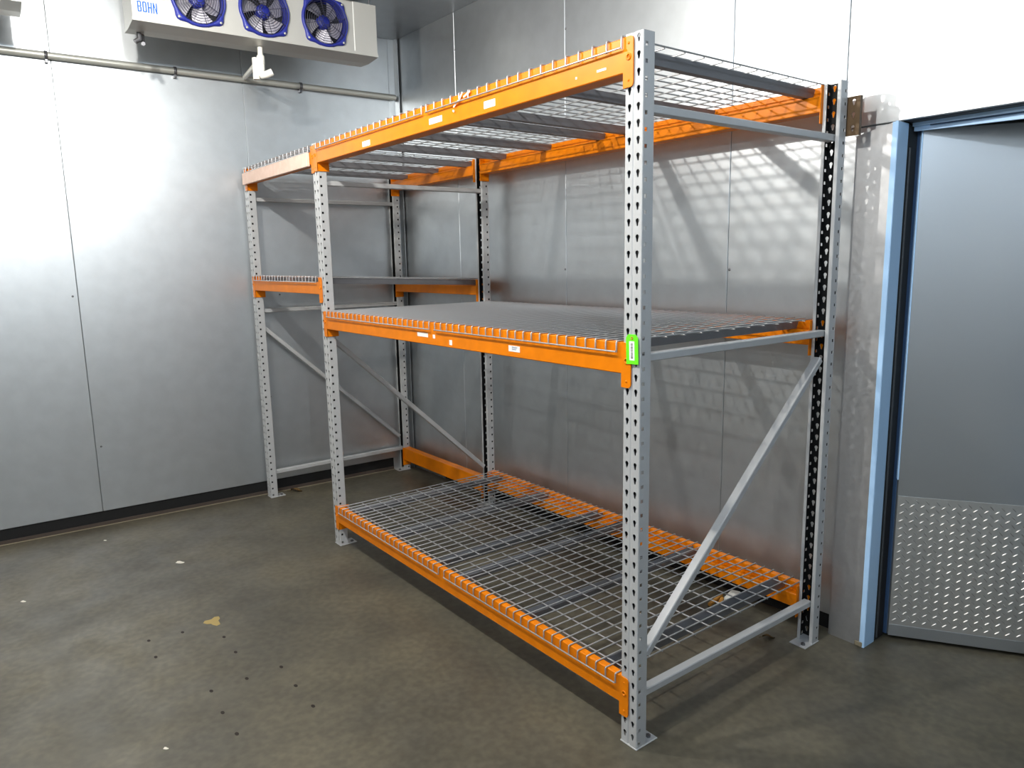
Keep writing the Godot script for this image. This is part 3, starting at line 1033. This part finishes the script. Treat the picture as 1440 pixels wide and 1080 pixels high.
func small_things() -> void:
	# lime tag hooked on the near post
	var t := thing("hang_tag", "lime green hang tag with a white bar code sticker on the near post", "tag", V(-1.07, 55.5, 0.30), 0.0)
	t.rotation.z = 0.03
	var st := begin()
	var body := PackedVector2Array([Vector2(-1.05, 0), Vector2(1.05, 0), Vector2(1.05, 3.45), Vector2(0.65, 3.9), Vector2(-0.65, 3.9), Vector2(-1.05, 3.45)])
	prism(st, body, face_z(), 0.05)
	put("card", done(st), M.lime, t)
	put("sticker", box_mesh(Vector3(-0.5, 0.5, 0.05), Vector3(0.42, 3.0, 0.06), 0.0), M.white, t)
	st = begin()
	var rng := RandomNumberGenerator.new()
	rng.seed = 4
	var y := 0.75
	while y < 2.7:
		var h := rng.randf_range(0.03, 0.11)
		box(st, Vector3(-0.22, y, 0.06), Vector3(0.16, y + h, 0.066), 0.0)
		y += h + rng.randf_range(0.03, 0.09)
	put("bar_code", done(st), M.black, t)
	st = begin()
	lathe(st, [Vector2(0.22, 0.05), Vector2(0.22, 0.09), Vector2(0.1, 0.09), Vector2(0.1, 0.0)], face_z(Vector3(0, 3.4, 0)), 16)
	put("eyelet", done(st), M.stick, t)

	# brown perforated angle behind the near frame's rear post
	t = thing("perforated_plate", "brown perforated plate on the back of the near frame's rear post", "bracket", V(0, 87.9, -47.92))
	st = begin()
	flat(st, Vector2(-1.2, 0), Vector2(0.35, 6.05), face_z())
	flat(st, Vector2(1.55, 0), Vector2(1.95, 6.05), face_z())
	for k in 3:
		holed(st, Vector2(0.35, 0.05 + 2.0 * k - (0.05 if k == 0 else 0.0)), Vector2(1.55, 2.05 + 2.0 * k), teardrop(Vector2(0.95, 1.35 + 2.0 * k)), face_z(), 0.12)
	prism(st, rect2(Vector2(1.9, 0), Vector2(2.02, 6.05)), face_z(Vector3(0, 0, -0.7)), 0.72)
	put("plate", done(st), M.dull_brown, t)

	# scraps on the floor
	t = thing("wooden_stick", "short tan stick lying under the low deck near the back wall", "stick", V(-21.6, 0.35, -46.5), 0.2)
	put("stick", box_mesh(Vector3(-0.35, -0.35, -2.8), Vector3(0.35, 0.3, 2.8), 0.12), M.stick, t)
	t = thing("wooden_stick", "tan stick lying under the low deck beside the white block", "stick", V(-20.2, 0.35, -46.2), 0.45)
	put("stick", box_mesh(Vector3(-0.35, -0.35, -2.2), Vector3(0.35, 0.3, 2.2), 0.12), M.stick, t)
	tagged(put("plastic_block", box_mesh(Vector3(-1.1, 0, -2.2), Vector3(1.1, 2.2, 2.2), 0.25), M.pvc, self, V(-18.6, 0, -48.0), Basis(Vector3.UP, 0.3)), "small pale block on the floor under the low rear beam", "block")
	leaf("dry_leaf", V(-149.6, 0, -8.4), 1.6, M.dry, "curled brown scrap on the floor beside the far frame's foot", "scrap")
	leaf("dry_leaf", V(-6.4, 0, -42.0), 0.9, M.dry, "tiny brown scrap on the floor by the near frame's rear foot", "scrap")
	chip(V(-114.4, 0.0, 33.9), 1.3, "oblong white fleck on the floor right of the left panel seam")
	chip(V(-142.2, 0.0, 45.4), 0.5, "small white fleck on the floor close to the left wall")
	chip(V(-114.0, 0, 65.1), 0.7, "white fleck on the floor at the photo's left edge")
	chip(V(-43.2, 0, 52.7), 0.5, "white fleck on the floor at the bottom of the photo")
	var f := get_node("floor")
	for p in [[-78.2, 42.0], [-71.2, 36.3], [-64.2, 36.3], [-54.2, 37.5], [-54.0, 31.6], [-54.2, 43.3], [-46.8, 31.8], [-39.5, 31.8], [-46.9, 43.6], [-40.1, 43.5], [-71.7, 48.1], [-78.9, 47.8]]:
		var st2 := begin()
		lathe(st2, [Vector2(0.42, 0.012), Vector2(0.2, 0.02), Vector2(0, 0.014)], Transform3D(face_y().basis, Vector3.ZERO), 9)
		put("pit", done(st2), M.pit, f, V(p[0], 0, p[1]), Basis.from_scale(Vector3(1.2, 1, 0.7)))
	var st3 := begin()
	var blot := PackedVector2Array()
	for k in 14:
		var a := TAU * k / 14
		blot.append(Vector2(cos(a) * 2.2, sin(a) * 1.7) * (0.8 + 0.3 * sin(3.0 * a + 1.0)))
	prism(st3, blot, face_y(), 0.02)
	put("stain", done(st3), M.stain, f, V(-78.9, 0, 36.1))


func leaf(called: String, at: Vector3, size: float, m: Material, label: String, category: String) -> void:
	var st := begin()
	st.set_smooth_group(1)
	for i in 6:
		for s in [-1.0, 1.0]:
			var a := i / 6.0
			var b := (i + 1) / 6.0
			var p0 := Vector3((a - 0.5) * 2.4, 0.1 + 0.25 * sin(a * 5.0), 0)
			var p1 := Vector3((b - 0.5) * 2.4, 0.1 + 0.25 * sin(b * 5.0), 0)
			var q0 := p0 + Vector3(0, 0.28 + 0.1 * s, s * sin(a * PI) * 0.7)
			var q1 := p1 + Vector3(0, 0.28 + 0.1 * s, s * sin(b * PI) * 0.7)
			quad(st, p0 * size, p1 * size, q1 * size, q0 * size, Vector3(0, 1, -s * 0.3))
	tube(st, [Vector3(-1.2, 0.12, 0) * size, Vector3(-1.9, 0.06, 0.2) * size], 0.06 * size, 4)
	var o := put(numbered(called, taken), done(st), m, self, at, Basis(Vector3.UP, 0.7))
	tagged(o, label, category)


func chip(at: Vector3, size: float, label: String) -> void:
	var st := begin()
	var pts := PackedVector2Array()
	for k in 9:
		var a := TAU * k / 9
		pts.append(Vector2(cos(a) * 1.0, sin(a) * 0.55) * size * (0.85 + 0.2 * sin(2.3 * k)))
	prism(st, pts, face_y(), 0.08)
	var o := put(numbered("chip", taken), done(st), M.chalk, self, at, Basis(Vector3.UP, 0.5))
	tagged(o, label, "chip")
